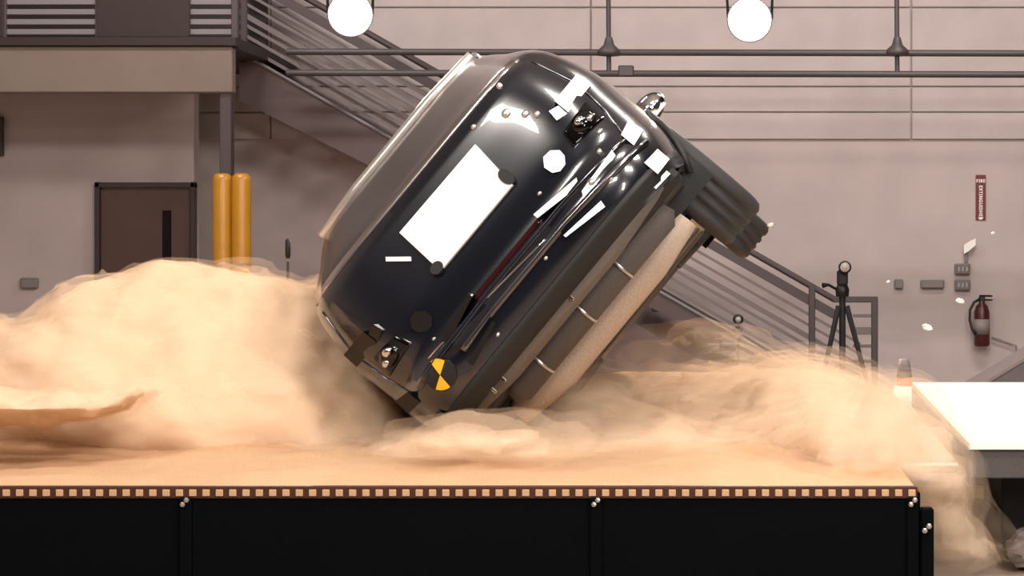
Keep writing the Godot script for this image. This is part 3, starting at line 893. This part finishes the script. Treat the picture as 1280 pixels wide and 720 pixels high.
# ------------------------------------------------------------------ room
func make_room() -> void:
	struct("floor", box(Vector3(17.4, 0.2, 28.4), Vector3(-1.6, -0.1, -6.6), 0.0), M.concrete)
	struct("ceiling", box(Vector3(17.4, 0.2, 28.4), Vector3(-1.6, 7.5, -6.6), 0.0), M.ceiling)  # out of view, pale so the car glass reflects grey
	struct("wall_left", box(Vector3(0.2, 7.6, 28.0), Vector3(-10.1, 3.7, -6.6), 0.0), M.wall)
	struct("wall_right", box(Vector3(0.2, 7.6, 28.0), Vector3(6.9, 3.7, -6.6), 0.0), M.unseen_dark_wall)
	struct("wall_front", box(Vector3(17.2, 7.6, 0.2), Vector3(-1.6, 3.7, 7.3), 0.0), M.unseen_dark_wall)  # out of view, dark so the car paint reflects dark
	var w := struct("wall_back", box(Vector3(17.2, 7.6, 0.2), Vector3(-1.6, 3.7, -20.1), 0.0), M.wall)
	# broad cladding panels on the upper wall, with open joints
	var ys := [2.54, 2.815, 3.07, 3.86, 4.9, 6.1, 7.3]
	var xs := [-9.9, -7.69, -4.49, -1.29, 1.91, 5.11, 6.75]
	for j in ys.size() - 1:
		for i in xs.size() - 1:
			var gy := 0.012
			obj("panel", box(Vector3(xs[i + 1] - xs[i] - 0.012, ys[j + 1] - ys[j] - gy, 0.035), Vector3((xs[i] + xs[i + 1]) / 2, (ys[j] + ys[j + 1]) / 2, -20.1 + 0.1 + 0.0175), 0.008), M.cladding, w)
	# lower wall standing forward under the gallery
	struct("wall_gallery", box(Vector3(4.95, 3.19, 0.2), Vector3(-7.475, 1.595, -19.1), 0.01), M.wall, "pale wall under the gallery with the brown door in it", "wall")

	# door
	var d := thing("door_1", "dark brown door with a narrow black glass slit under the gallery", "door", Vector3(-5.445, 0, -18.99))
	d.set_meta("kind", "structure")
	obj("door_leaf", box(Vector3(0.86, 2.02, 0.05), Vector3(0, 1.01, 0.0), 0.006), M.door_brown, d)
	for s in [-1, 1]:
		obj("door_frame", box(Vector3(0.045, 2.09, 0.09), Vector3(s * 0.4525, 1.045, 0.02), 0.006), M.door_frame, d)
	obj("door_frame", box(Vector3(0.95, 0.05, 0.09), Vector3(0, 2.06, 0.02), 0.006), M.door_frame, d)
	obj("glass_slit", box(Vector3(0.085, 0.52, 0.02), Vector3(0.20, 1.56, 0.022), 0.004), M.door_glass, d)
	obj("door_handle", tube(mb(), [Vector3(0.34, 1.0, 0.02), Vector3(0.34, 1.0, 0.07), Vector3(0.23, 1.0, 0.07)], 0.011, 8), M.steel, d)

	# gallery
	var g := thing("gallery", "upper gallery with a pale beam front and a dark slatted railing at the top left", "gallery", Vector3(0, 0, -17.2))
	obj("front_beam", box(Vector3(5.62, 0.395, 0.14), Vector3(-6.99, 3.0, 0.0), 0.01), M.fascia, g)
	obj("deck", box(Vector3(5.62, 0.10, 2.76), Vector3(-6.99, 3.245, -1.42), 0.006), M.brown_panel, g)
	obj("edge_trim", box(Vector3(5.66, 0.075, 0.16), Vector3(-6.97, 3.238, 0.02), 0.006), M.brown_panel, g)
	obj("column", box(Vector3(0.10, 3.2, 0.12), Vector3(-4.245, 1.6, -0.02), 0.008), M.rail_paint, g)
	for x in [-9.0, -6.16, -5.34, -4.17]:
		obj("railing_post", box(Vector3(0.055, 1.05, 0.055), Vector3(x, 3.80, 0.0), 0.006), M.rail_paint, g)
	obj("railing_panel", box(Vector3(0.80, 0.98, 0.025), Vector3(-4.95, 3.77, 0.03), 0.006), M.brown_panel, g)
	obj("railing_panel", box(Vector3(0.80, 0.98, 0.025), Vector3(-6.55, 3.77, 0.03), 0.006), M.brown_panel, g)
	for k in 11:
		obj("railing_slat", box(Vector3(1.62, 0.048, 0.02), Vector3(-8.0 + 2.45, 3.33 + 0.086 * k, -0.01), 0.004), M.pale_slat, g)
		obj("railing_slat", box(Vector3(0.42, 0.048, 0.02), Vector3(-4.37, 3.33 + 0.086 * k, -0.01), 0.004), M.pale_slat, g)
	obj("hand_rail", box(Vector3(5.6, 0.06, 0.07), Vector3(-6.96, 4.33, 0.0), 0.01), M.rail_paint, g)
	obj("back_screen", box(Vector3(5.5, 2.0, 0.06), Vector3(-7.0, 4.30, -1.6), 0.006), M.brown_panel, g)

	# yellow column guards
	for k in 2:
		var y := thing("column_guard", ["yellow round column guard in front of the dark gallery column", "yellow round column guard on the stair side of the dark gallery column"][k], "bollard", Vector3(-4.205 + 0.160 * k, 0, -16.9), "yellow column guards")
		obj("guard_tube", lathe(mb(true), [Vector2(0.082, 0), Vector2(0.082, 2.04), Vector2(0.074, 2.08), Vector2(0.05, 2.10), Vector2(0, 2.105)], 28), M.yellow, y)
		obj("guard_strap", lathe(mb(true), [Vector2(0.082, 1.315), Vector2(0.086, 1.315), Vector2(0.086, 1.345), Vector2(0.082, 1.345)], 28), M.yellow_dark, y)
	var ap := thing("pole", "thin dark upright pole with a thicker black tip between the column guards and the car", "pole", Vector3(-2.83, 0, -13.0))
	obj("shaft", bar(Vector3(0, 0, 0), Vector3(0.022, 1.40, 0), 0.009), M.pipe, ap)
	obj("tip", lathe(mb(true), [Vector2(0.012, 0), Vector2(0.018, 0.02), Vector2(0.018, 0.11), Vector2(0.01, 0.13), Vector2(0, 0.132)], 14, Transform3D(Basis(), Vector3(0.022, 1.42, 0))), M.black, ap)

	# long stair down along the back wall
	var s := thing("staircase", "long dark staircase with a slatted railing running down to the right behind the car", "staircase", Vector3(0, 0, -18.5))
	var x0 := -4.44
	var y0 := 3.27
	var x1 := 1.28
	var sl := -0.571
	var top := func(x: float) -> float: return y0 + (x - x0) * sl
	for zz in [0.0, -1.25]:
		obj("stringer", slab(mb(), [Vector2(x0, y0), Vector2(x1, top.call(x1)), Vector2(x1, 0.0), Vector2(x1 - 0.10, 0.0), Vector2(x0, y0 - 0.44)], zz - 0.03, zz + 0.03), M.stair_paint, s)
	obj("top_edge", tube(mb(), [Vector3(x0, y0 + 0.01, 0.04), Vector3(x1, top.call(x1) + 0.01, 0.04)], 0.016, 8), M.pale_slat, s)
	for k in 18:
		var tx := x0 + 0.16 + k * 0.316
		obj("tread", box(Vector3(0.30, 0.04, 1.20), Vector3(tx, top.call(tx) - 0.12, -0.625), 0.006), M.stair_paint, s)
	for zz in [0.0]:
		obj("hand_rail", tube(mb(), [Vector3(x0, y0 + 0.86, zz), Vector3(1.06, top.call(1.06) + 0.86, zz)], 0.030, 10), M.rail_paint, s)
		obj("middle_rail", slab(mb(), [Vector2(x0, y0 + 0.77), Vector2(1.06, top.call(1.06) + 0.77), Vector2(1.06, top.call(1.06) + 0.67), Vector2(x0, y0 + 0.67)], zz - 0.012, zz + 0.012), M.rail_paint, s)
		for k in 6:
			var oy := 0.60 - 0.098 * k
			var hh := [0.030, 0.030, 0.055, 0.034, 0.034, 0.034][k] as float
			obj("railing_slat", slab(mb(), [Vector2(x0, y0 + oy), Vector2(1.30, top.call(1.30) + oy), Vector2(1.30, top.call(1.30) + oy - hh), Vector2(x0, y0 + oy - hh)], zz - 0.01, zz + 0.01), M.slat_paint, s)
		for x in [-4.4, -2.4, -0.9, 0.85]:
			obj("railing_post", box(Vector3(0.06, 0.95, 0.06), Vector3(x, top.call(x) + 0.40, zz), 0.006), M.rail_paint, s)
		obj("end_post", box(Vector3(0.06, 1.0, 0.06), Vector3(1.43, 0.50, zz), 0.006), M.rail_paint, s)
		obj("end_rail", box(Vector3(0.42, 0.055, 0.055), Vector3(1.25, 0.99, zz), 0.006), M.rail_paint, s)
		for k in 4:
			obj("end_slat", box(Vector3(0.20, 0.03 if k != 1 else 0.07, 0.02), Vector3(1.33, 0.84 - 0.14 * k, zz), 0.004), M.slat_paint, s)
	obj("hand_rail", tube(mb(), [Vector3(x0, y0 + 0.86, -1.25), Vector3(-1.2, top.call(-1.2) + 0.86, -1.25)], 0.030, 10), M.rail_paint, s)
	for k in 6:
		var ob := 0.72 - 0.11 * k
		obj("railing_slat", slab(mb(), [Vector2(x0, y0 + ob), Vector2(-1.2, top.call(-1.2) + ob), Vector2(-1.2, top.call(-1.2) + ob - 0.05), Vector2(x0, y0 + ob - 0.05)], -1.26, -1.24), M.slat_paint, s)
	# brown boarding closes the space below the flight at its low end
	obj("closing_board", slab(mb(), [Vector2(-2.1, top.call(-2.1) - 0.42), Vector2(0.4, top.call(0.4) - 0.42), Vector2(0.4, 0.0), Vector2(-2.1, 0.0)], -0.08, -0.05), M.stair_paint, s)

	# pipes below the ceiling
	var pi := thing("sprinkler_pipes", "pair of dark horizontal pipes hung from thin rods across the upper wall", "pipes", Vector3(0, 0, -18.0))
	for y in [3.235, 3.045]:
		obj("pipe", bar(Vector3(-3.9, y, 0), Vector3(4.6, y - 0.02, 0), 0.030, 12), M.pipe, pi)
	for x in [-1.0, 1.595]:
		obj("hanger_rod", bar(Vector3(x, 3.05, 0), Vector3(x - 0.03, 7.38, 0), 0.022, 10), M.pipe, pi)
		obj("hanger_collar", lathe(mb(true), [Vector2(0.03, 0.13), Vector2(0.05, 0.06), Vector2(0.105, 0.01), Vector2(0.105, -0.035), Vector2(0.05, -0.04)], 20, Transform3D(Basis(), Vector3(x, 3.235, 0))), M.pipe, pi)
	obj("pipe_coupling", box(Vector3(0.14, 0.10, 0.08), Vector3(-0.845, 3.06, 0), 0.01), M.pipe, pi)

# ------------------------------------------------------------------ small things along the right of the hall
func text(called: String, s: String, size: float, depth: float, material: Material, parent: Node3D, at: Vector3, turn := 0.0) -> void:
	var tm := TextMesh.new()
	tm.text = s
	var f := SystemFont.new()
	f.font_names = PackedStringArray(["Droid Sans"])
	f.font_weight = 700
	tm.font = f
	tm.font_size = 32
	tm.pixel_size = size / 32.0
	tm.depth = depth
	var o := mesh_node(called, tm, material, parent)
	o.position = at
	o.rotation.z = turn

func make_small() -> void:
	# extinguisher and its sign on the back wall
	var e := thing("fire_extinguisher", "dark red fire extinguisher with a curved black hose hanging on the back wall", "extinguisher", Vector3(2.60, 0.485, -19.86))
	obj("cylinder", lathe(mb(true), [Vector2(0, 0), Vector2(0.065, 0.0), Vector2(0.078, 0.015), Vector2(0.078, 0.34), Vector2(0.06, 0.40), Vector2(0.03, 0.425), Vector2(0.03, 0.45)], 24), M.red, e)
	obj("paper_label", lathe(mb(true), [Vector2(0.0785, 0.12), Vector2(0.080, 0.12), Vector2(0.080, 0.27), Vector2(0.0785, 0.27)], 24), M.box_grey, e)
	obj("valve", box(Vector3(0.06, 0.06, 0.05), Vector3(0, 0.465, 0), 0.008), M.black, e)
	obj("handle", bx(box(Vector3(0.03, 0.018, 0.14), Vector3(0.04, 0.50, 0.0), 0.004, Basis(Vector3(0, 1, 0), 0.9)), Vector3(0.05, 0.46, 0.0), Vector3(0.03, 0.014, 0.12), 0.004, Basis(Vector3(0, 1, 0), 0.9)), M.black, e)
	obj("hose", tube(mb(true), [Vector3(-0.02, 0.47, 0.02), Vector3(-0.08, 0.44, 0.03), Vector3(-0.12, 0.36, 0.03), Vector3(-0.125, 0.26, 0.03), Vector3(-0.10, 0.17, 0.04), Vector3(-0.07, 0.12, 0.06)], [0.013, 0.013, 0.013, 0.013, 0.014, 0.018], 10), M.black, e)
	var sg := thing("extinguisher_sign", "narrow upright dark red sign lettered FIRE EXTINGUISHER high on the back wall", "sign", Vector3(2.605, 1.965, -19.985))
	obj("sign_board", box(Vector3(0.10, 0.45, 0.008), Vector3.ZERO, 0.002), M.sign_red, sg)
	text("lettering", "FIRE", 0.045, 0.003, M.white_matte, sg, Vector3(0, 0.165, 0.006))
	text("lettering", "EXTINGUISHER", 0.048, 0.003, M.white_matte, sg, Vector3(0, -0.05, 0.006), -PI / 2)
	obj("arrow", slab(mb(), [Vector2(-0.03, -0.20), Vector2(0.03, -0.20), Vector2(0, -0.222)], 0.003, 0.006), M.white_matte, sg)

	# boxes on the wall
	var spots := [[1.784, 1.10, 0.085, 0.095, "small square grey box on the back wall, nearest the tripod"], [2.12, 1.10, 0.235, 0.085, "wide flat grey box on the back wall between two smaller ones"], [2.42, 1.25, 0.155, 0.11, "grey switch box on the back wall directly under the conduit"], [2.42, 1.09, 0.155, 0.11, "grey switch box on the back wall, lower of the two stacked above the extinguisher"], [-6.55, 1.13, 0.16, 0.10, "small grey box on the pale wall left of the brown door"]]
	for i in spots.size():
		var p: Array = spots[i]
		var z := -19.97 if i < 4 else -18.97
		var b := thing("wall_box", p[4], "electrical box", Vector3(p[0], p[1], z), "grey electrical boxes")
		obj("box_body", box(Vector3(p[2], p[3], 0.06), Vector3.ZERO, 0.01), M.box_grey, b)
		obj("cover_plate", box(Vector3(p[2] * 0.85, p[3] * 0.8, 0.008), Vector3(0, 0, 0.033), 0.003), M.grey_metal if i in [2, 3] else M.box_grey, b)
		if i in [2, 3]:
			for k in 3:
				obj("switch", box(Vector3(0.014, 0.045, 0.014), Vector3(-0.04 + 0.04 * k, 0, 0.04), 0.003), M.wall, b)
	var cd := thing("conduit", "short grey conduit rising from the switch boxes with a bright white tilted plate on top", "conduit", Vector3(2.46, 1.32, -19.96))
	obj("pipe", bar(Vector3.ZERO, Vector3(0, 0.10, 0), 0.016), M.box_grey, cd)
	obj("tilted_plate", slab(mb(), [Vector2(-0.03, 0.08), Vector2(0.03, 0.12), Vector2(0.085, 0.17), Vector2(0.085, 0.235), Vector2(0.02, 0.205), Vector2(-0.03, 0.17)], 0.02, 0.05), M.white_matte, cd)
	var bp := thing("bent_pipe", "thin dark bent pipe low on the back wall right of the extinguisher", "pipe", Vector3(2.93, 0.40, -19.95))
	obj("pipe_run", tube(mb(), [Vector3(-0.22, 0.17, 0), Vector3(-0.02, 0.10, 0), Vector3(0.02, 0.09, 0.02), Vector3(0.045, -0.4, 0.02)], 0.010, 8), M.box_grey, bp)
	var cp := thing("control_panel", "small dark panel with pale bars at the left end of the wall under the gallery", "panel", Vector3(-6.87, 2.52, -18.95))
	obj("panel_back", box(Vector3(0.16, 0.37, 0.05), Vector3.ZERO, 0.006), M.rail_paint, cp)
	obj("panel_bar", box(Vector3(0.10, 0.02, 0.012), Vector3(0, 0.02, 0.03), 0.003), M.box_grey, cp)
	obj("panel_bar", box(Vector3(0.02, 0.24, 0.012), Vector3(0, 0.0, 0.03), 0.003), M.box_grey, cp)

	# tripod with a film camera
	var t := thing("tripod_camera", "black film camera on a tall three-legged tripod near the foot of the stairs", "tripod", Vector3(1.04, 0, -17.0))
	var apex := Vector3(0, 0.98, 0)
	for f in [Vector3(-0.27, 0, 0.16), Vector3(0.30, 0, 0.14), Vector3(0.02, 0, -0.30)]:
		obj("leg", tube(mb(), [apex + f * 0.12, f + Vector3(0, 0.48, 0) - f * 0.45, f], [0.024, 0.020, 0.012], 8), M.soft_black, t)
	obj("brace", tube(mb(), [Vector3(-0.15, 0.42, 0.09), Vector3(0, 0.50, 0), Vector3(0.17, 0.42, 0.08)], 0.008, 6), M.soft_black, t)
	obj("centre_column", bar(Vector3(0, 0.40, 0), Vector3(0, 1.08, 0), 0.028), M.soft_black, t)
	obj("head", lathe(mb(true), [Vector2(0, 1.05), Vector2(0.055, 1.06), Vector2(0.06, 1.12), Vector2(0.04, 1.17), Vector2(0, 1.18)], 16), M.black, t)
	obj("pan_handle", tube(mb(), [Vector3(-0.03, 1.11, 0), Vector3(-0.12, 1.16, 0.05), Vector3(-0.17, 1.155, 0.07)], [0.012, 0.012, 0.024], 8), M.black, t)
	obj("camera_body", box(Vector3(0.09, 0.13, 0.13), Vector3(0, 1.22, 0), 0.015), M.soft_black, t)
	obj("camera_lens", lathe(mb(true), [Vector2(0.05, 0), Vector2(0.055, 0.09), Vector2(0.045, 0.10), Vector2(0, 0.09)], 20, Transform3D(Basis(Vector3(1, 0, 0), PI / 2), Vector3(0.015, 1.31, 0.02))), M.black, t)
	obj("lens_glass", lathe(mb(true), [Vector2(0.040, 0.100), Vector2(0.025, 0.108), Vector2(0, 0.111)], 20, Transform3D(Basis(Vector3(1, 0, 0), PI / 2), Vector3(0.015, 1.31, 0.02))), M.lens, t)
	# small camera on a thin stand
	var c := thing("small_camera", "small round dark camera on a thin stand in front of the stair slats", "camera", Vector3(0.15, 0, -16.5))
	obj("stand", bar(Vector3(0, 0, 0), Vector3(0, 0.80, 0), 0.012), M.soft_black, c)
	obj("bracket", bx(box(Vector3(0.085, 0.03, 0.05), Vector3(0, 0.82, 0), 0.006), Vector3(0, 0.78, 0.0), Vector3(0.055, 0.11, 0.05), 0.008), M.grey_metal, c)
	obj("camera_ball", lathe(mb(true), [Vector2(0, -0.045), Vector2(0.035, -0.03), Vector2(0.045, 0), Vector2(0.04, 0.03), Vector2(0.028, 0.04), Vector2(0, 0.036)], 20, Transform3D(Basis(Vector3(1, 0, 0), PI / 2), Vector3(0, 0.885, 0.01))), M.black, c)
	obj("camera_lens", lathe(mb(true), [Vector2(0.024, 0.038), Vector2(0.020, 0.045), Vector2(0, 0.047)], 16, Transform3D(Basis(Vector3(1, 0, 0), PI / 2), Vector3(0, 0.885, 0.01))), M.lens, c)

	# traffic cone
	var k := thing("traffic_cone", "orange traffic cone with a white collar between the sand bed and the white platform", "cone", Vector3(1.29, 0, -14.0))
	obj("base", box(Vector3(0.36, 0.03, 0.36), Vector3(0, 0.015, 0), 0.008), M.cone_orange, k)
	obj("cone_body", lathe(mb(true), [Vector2(0.14, 0.03), Vector2(0.035, 0.68), Vector2(0.028, 0.70), Vector2(0.02, 0.70)], 28), M.cone_orange, k)
	obj("reflective_collar", lathe(mb(true), [Vector2(0.0985, 0.31), Vector2(0.1005, 0.31), Vector2(0.067, 0.52), Vector2(0.065, 0.52)], 28), M.white_matte, k)
	obj("cone_tip", lathe(mb(true), [Vector2(0.054, 0.58), Vector2(0.056, 0.58), Vector2(0.036, 0.705), Vector2(0.0, 0.705)], 28), M.box_grey, k)

	# white topped platform on the right
	var p := thing("white_platform", "long platform with a bright white top and dark legs, at the right edge", "platform", Vector3(0, 0, 0))
	obj("top_sheet", slab_flat([Vector2(1.126, -9.02), Vector2(3.6, -9.02), Vector2(3.6, -12.9), Vector2(1.238, -12.9)], 0.595, 0.622), M.white_top, p)
	obj("front_rail", box(Vector3(2.45, 0.13, 0.05), Vector3(2.37, 0.527, -9.06), 0.006), M.grey_cloth, p)
	obj("side_rail", box(Vector3(0.05, 0.13, 3.86), Vector3(1.205, 0.527, -10.97), 0.006, Basis(Vector3(0, 1, 0), -0.029)), M.grey_metal, p)
	obj("shade_sheet", box(Vector3(0.03, 0.46, 3.2), Vector3(1.58, 0.235, -11.2), 0.006), M.soft_black, p)  # dark sheet standing in for the shade under the platform
	for q in [[1.62, -9.10], [2.6, -9.10], [1.66, -12.8], [2.6, -12.8]]:
		obj("leg", box(Vector3(0.06, 0.47, 0.06), Vector3(q[0], 0.235, q[1]), 0.006), M.soft_black, p)
	obj("shade_sheet", box(Vector3(1.9, 0.46, 0.03), Vector3(2.30, 0.235, -9.6), 0.006), M.soft_black, p)  # second dark sheet, darkens the space below the top like shade
	obj("brace", bar(Vector3(1.64, 0.46, -9.12), Vector3(2.4, 0.05, -9.12), 0.025), M.soft_black, p)

	# things on the floor between the sand bed and the platform
	var yb := thing("yellow_beam", "low worn yellow beam lying on the floor beside the sand bed", "beam", Vector3(1.33, 0.0, -11.9))
	obj("beam_body", box(Vector3(0.62, 0.075, 0.09), Vector3(0, 0.0375, 0), 0.008), M.yellow_worn, yb)
	var gb := thing("pale_beam", "pale grey flat board lying across the floor behind the yellow beam", "board", Vector3(1.48, 0.0, -13.3))
	obj("board_body", box(Vector3(0.52, 0.05, 0.14), Vector3(0, 0.025, 0), 0.008), M.white_matte, gb)
	var dc := thing("dark_cover", "dark peaked cloth cover standing on the floor beside the cone", "cover", Vector3(1.78, 0, -13.4))
	obj("cover_cloth", slab(mb(), [Vector2(-0.22, 0.0), Vector2(0.24, 0.0), Vector2(0.22, 0.22), Vector2(0.02, 0.31), Vector2(-0.08, 0.20)], -0.25, 0.25), M.grey_cloth, dc)
	var rp := thing("sloped_case", "grey sloping case beyond the far end of the white platform", "case", Vector3(2.24, 0, -16.0))
	obj("case_body", slab(mb(), [Vector2(-0.35, 0.30), Vector2(0.32, 0.70), Vector2(1.3, 0.70), Vector2(1.3, 0.0), Vector2(-0.35, 0.0)], -0.3, 0.3), M.grey_metal, rp)
	obj("case_lid", slab(mb(), [Vector2(-0.37, 0.305), Vector2(0.31, 0.715), Vector2(1.3, 0.715), Vector2(1.3, 0.695), Vector2(0.32, 0.695), Vector2(-0.35, 0.29)], -0.32, 0.32), M.box_grey, rp)
	var cr := obj("crumpled_bag", lump(mb(), Vector3(1.47, 0.09, -9.35), Vector3(0.13, 0.10, 0.14), 0.5, 60.0, 7.0, 30, 20), M.box_grey)
	tag(cr, "crumpled grey bag on the floor at the bottom right corner", "bag")

	# chips of debris in the air
	var chips := [[1200, 376, 12, "small pale chip flying left of the fire extinguisher"], [1159, 409, 15, "long pale flake flying under the wide grey wall box"], [1241, 291, 5, "tiny bright chip flying above and right of the conduit"], [963, 281, 8, "bright chip flying just off the raised rear tyre"], [1110, 352, 5, "tiny chip flying above the end of the stair railing"]]
	for ch in chips:
		var o := obj("debris_chip", lump(mb(), Vector3.ZERO, Vector3(0.0024, 0.0013, 0.0015) * ch[2], 0.5, 150.0, ch[0], 10, 7), M.white_matte)
		o.position = Vector3((ch[0] - 900) * 0.0052, 1.54 - (ch[1] - 300) * 0.0052, -13.0)
		o.rotation.z = -0.25 if ch[2] > 8 else 0.4
		tag(o, ch[3], "debris", "flying chips")

func slab_flat(poly: Array, y0: float, y1: float) -> SurfaceTool:
	var st := mb()
	for y in [[y0, -1.0], [y1, 1.0]]:
		var t := []
		for p in poly:
			t.append(Vector3(p.x, y[0], p.y))
		face(st, t, Vector3(0, y[1], 0))
	var c := Vector2.ZERO
	for p in poly:
		c += p / poly.size()
	for i in poly.size():
		var a: Vector2 = poly[i]
		var b: Vector2 = poly[(i + 1) % poly.size()]
		var m := (a + b) / 2.0 - c
		face(st, [Vector3(a.x, y0, a.y), Vector3(b.x, y0, b.y), Vector3(b.x, y1, b.y), Vector3(a.x, y1, a.y)], Vector3(m.x, 0, m.y))
	return st

# ------------------------------------------------------------------
func _ready() -> void:
	# camera
	var cam := Camera3D.new()
	cam.name = "camera"
	add_child(cam)
	cam.projection = Camera3D.PROJECTION_FRUSTUM
	cam.near = 0.1
	cam.far = 100.0
	cam.size = 0.0288
	cam.frustum_offset = Vector2(-0.0104, -0.0024)
	cam.position = Vector3(0, 1.54, 0)
	# environment
	var env := Environment.new()
	env.background_mode = Environment.BG_COLOR
	env.background_color = Color(0, 0, 0)
	env.tonemap_mode = Environment.TONE_MAPPER_LINEAR
	env.tonemap_exposure = 1.27
	env.sdfgi_enabled = true
	env.ssao_enabled = true
	env.ssil_enabled = true
	var we := WorldEnvironment.new()
	we.name = "environment"
	we.environment = env
	add_child(we)
	rng.seed = 11
	noise.seed = 4
	noise.frequency = 0.02
	make_materials()
	# lamps: two floodlights in view, the rest out of view, placed to light hall, sand and car
	flood("round floodlight above the staircase, left of the car", Vector3(-3.05, 3.40, -16.5), Vector3(-1.0, 1.0, -6.0), 16.0)
	flood("round floodlight above and right of the car's raised wheel", Vector3(0.244, 3.355, -16.5), Vector3(-0.6, 1.0, -6.0), 16.0)
	var gl := "unseen soft lamps on the camera side of the hall"
	panel_lamp("unseen wide lamp high in front of the sand bed at left, lighting the sand", Vector3(-4.2, 5.6, -3.5), Vector3(-2.2, 0.8, -10.8), Vector2(1.8, 0.8), 21.0, gl)
	panel_lamp("unseen wide lamp high in front of the sand bed at centre, mirrored in the tailgate", Vector3(0.1, 6.9, -6.6), Vector3(-0.6, 0.8, -11.0), Vector2(1.8, 0.8), 21.0, gl)
	panel_lamp("unseen wide lamp high in front of the sand bed at right, lighting sand and car", Vector3(3.6, 5.4, -4.0), Vector3(0.4, 0.8, -12.0), Vector2(1.8, 0.8), 21.0, gl)
	panel_lamp("unseen narrow lamp standing right of the camera, lighting the car", Vector3(3.2, 2.6, -2.2), Vector3(-0.8, 1.3, -10.4), Vector2(0.5, 1.2), 6.0, gl)
	panel_lamp("unseen wide lamp high over the camera, placed for glints on the bumper", Vector3(0.8, 4.5, -1.0), Vector3(-0.8, 1.4, -9.5), Vector2(1.6, 0.7), 8.0, gl)
	panel_lamp("unseen wide lamp high over the right side of the sand bed, placed for glints on the car corner", Vector3(4.2, 6.6, -7.4), Vector3(-0.5, 1.5, -9.6), Vector2(1.8, 0.8), 12.0, gl)
	var hl := "unseen long lamps under the ceiling above the back wall"
	panel_lamp("unseen long ceiling lamp above the gallery, lighting the back wall", Vector3(-4.5, 6.9, -14.6), Vector3(-4.5, 0, -15.6), Vector2(2.6, 0.5), 21.0, hl)
	panel_lamp("unseen long ceiling lamp above the right of the back wall, lighting it", Vector3(2.2, 6.9, -14.6), Vector3(2.2, 0, -15.6), Vector2(2.6, 0.5), 21.0, hl)
	make_room()
	make_box()
	make_sand()
	make_car()
	make_dust()
	make_small()
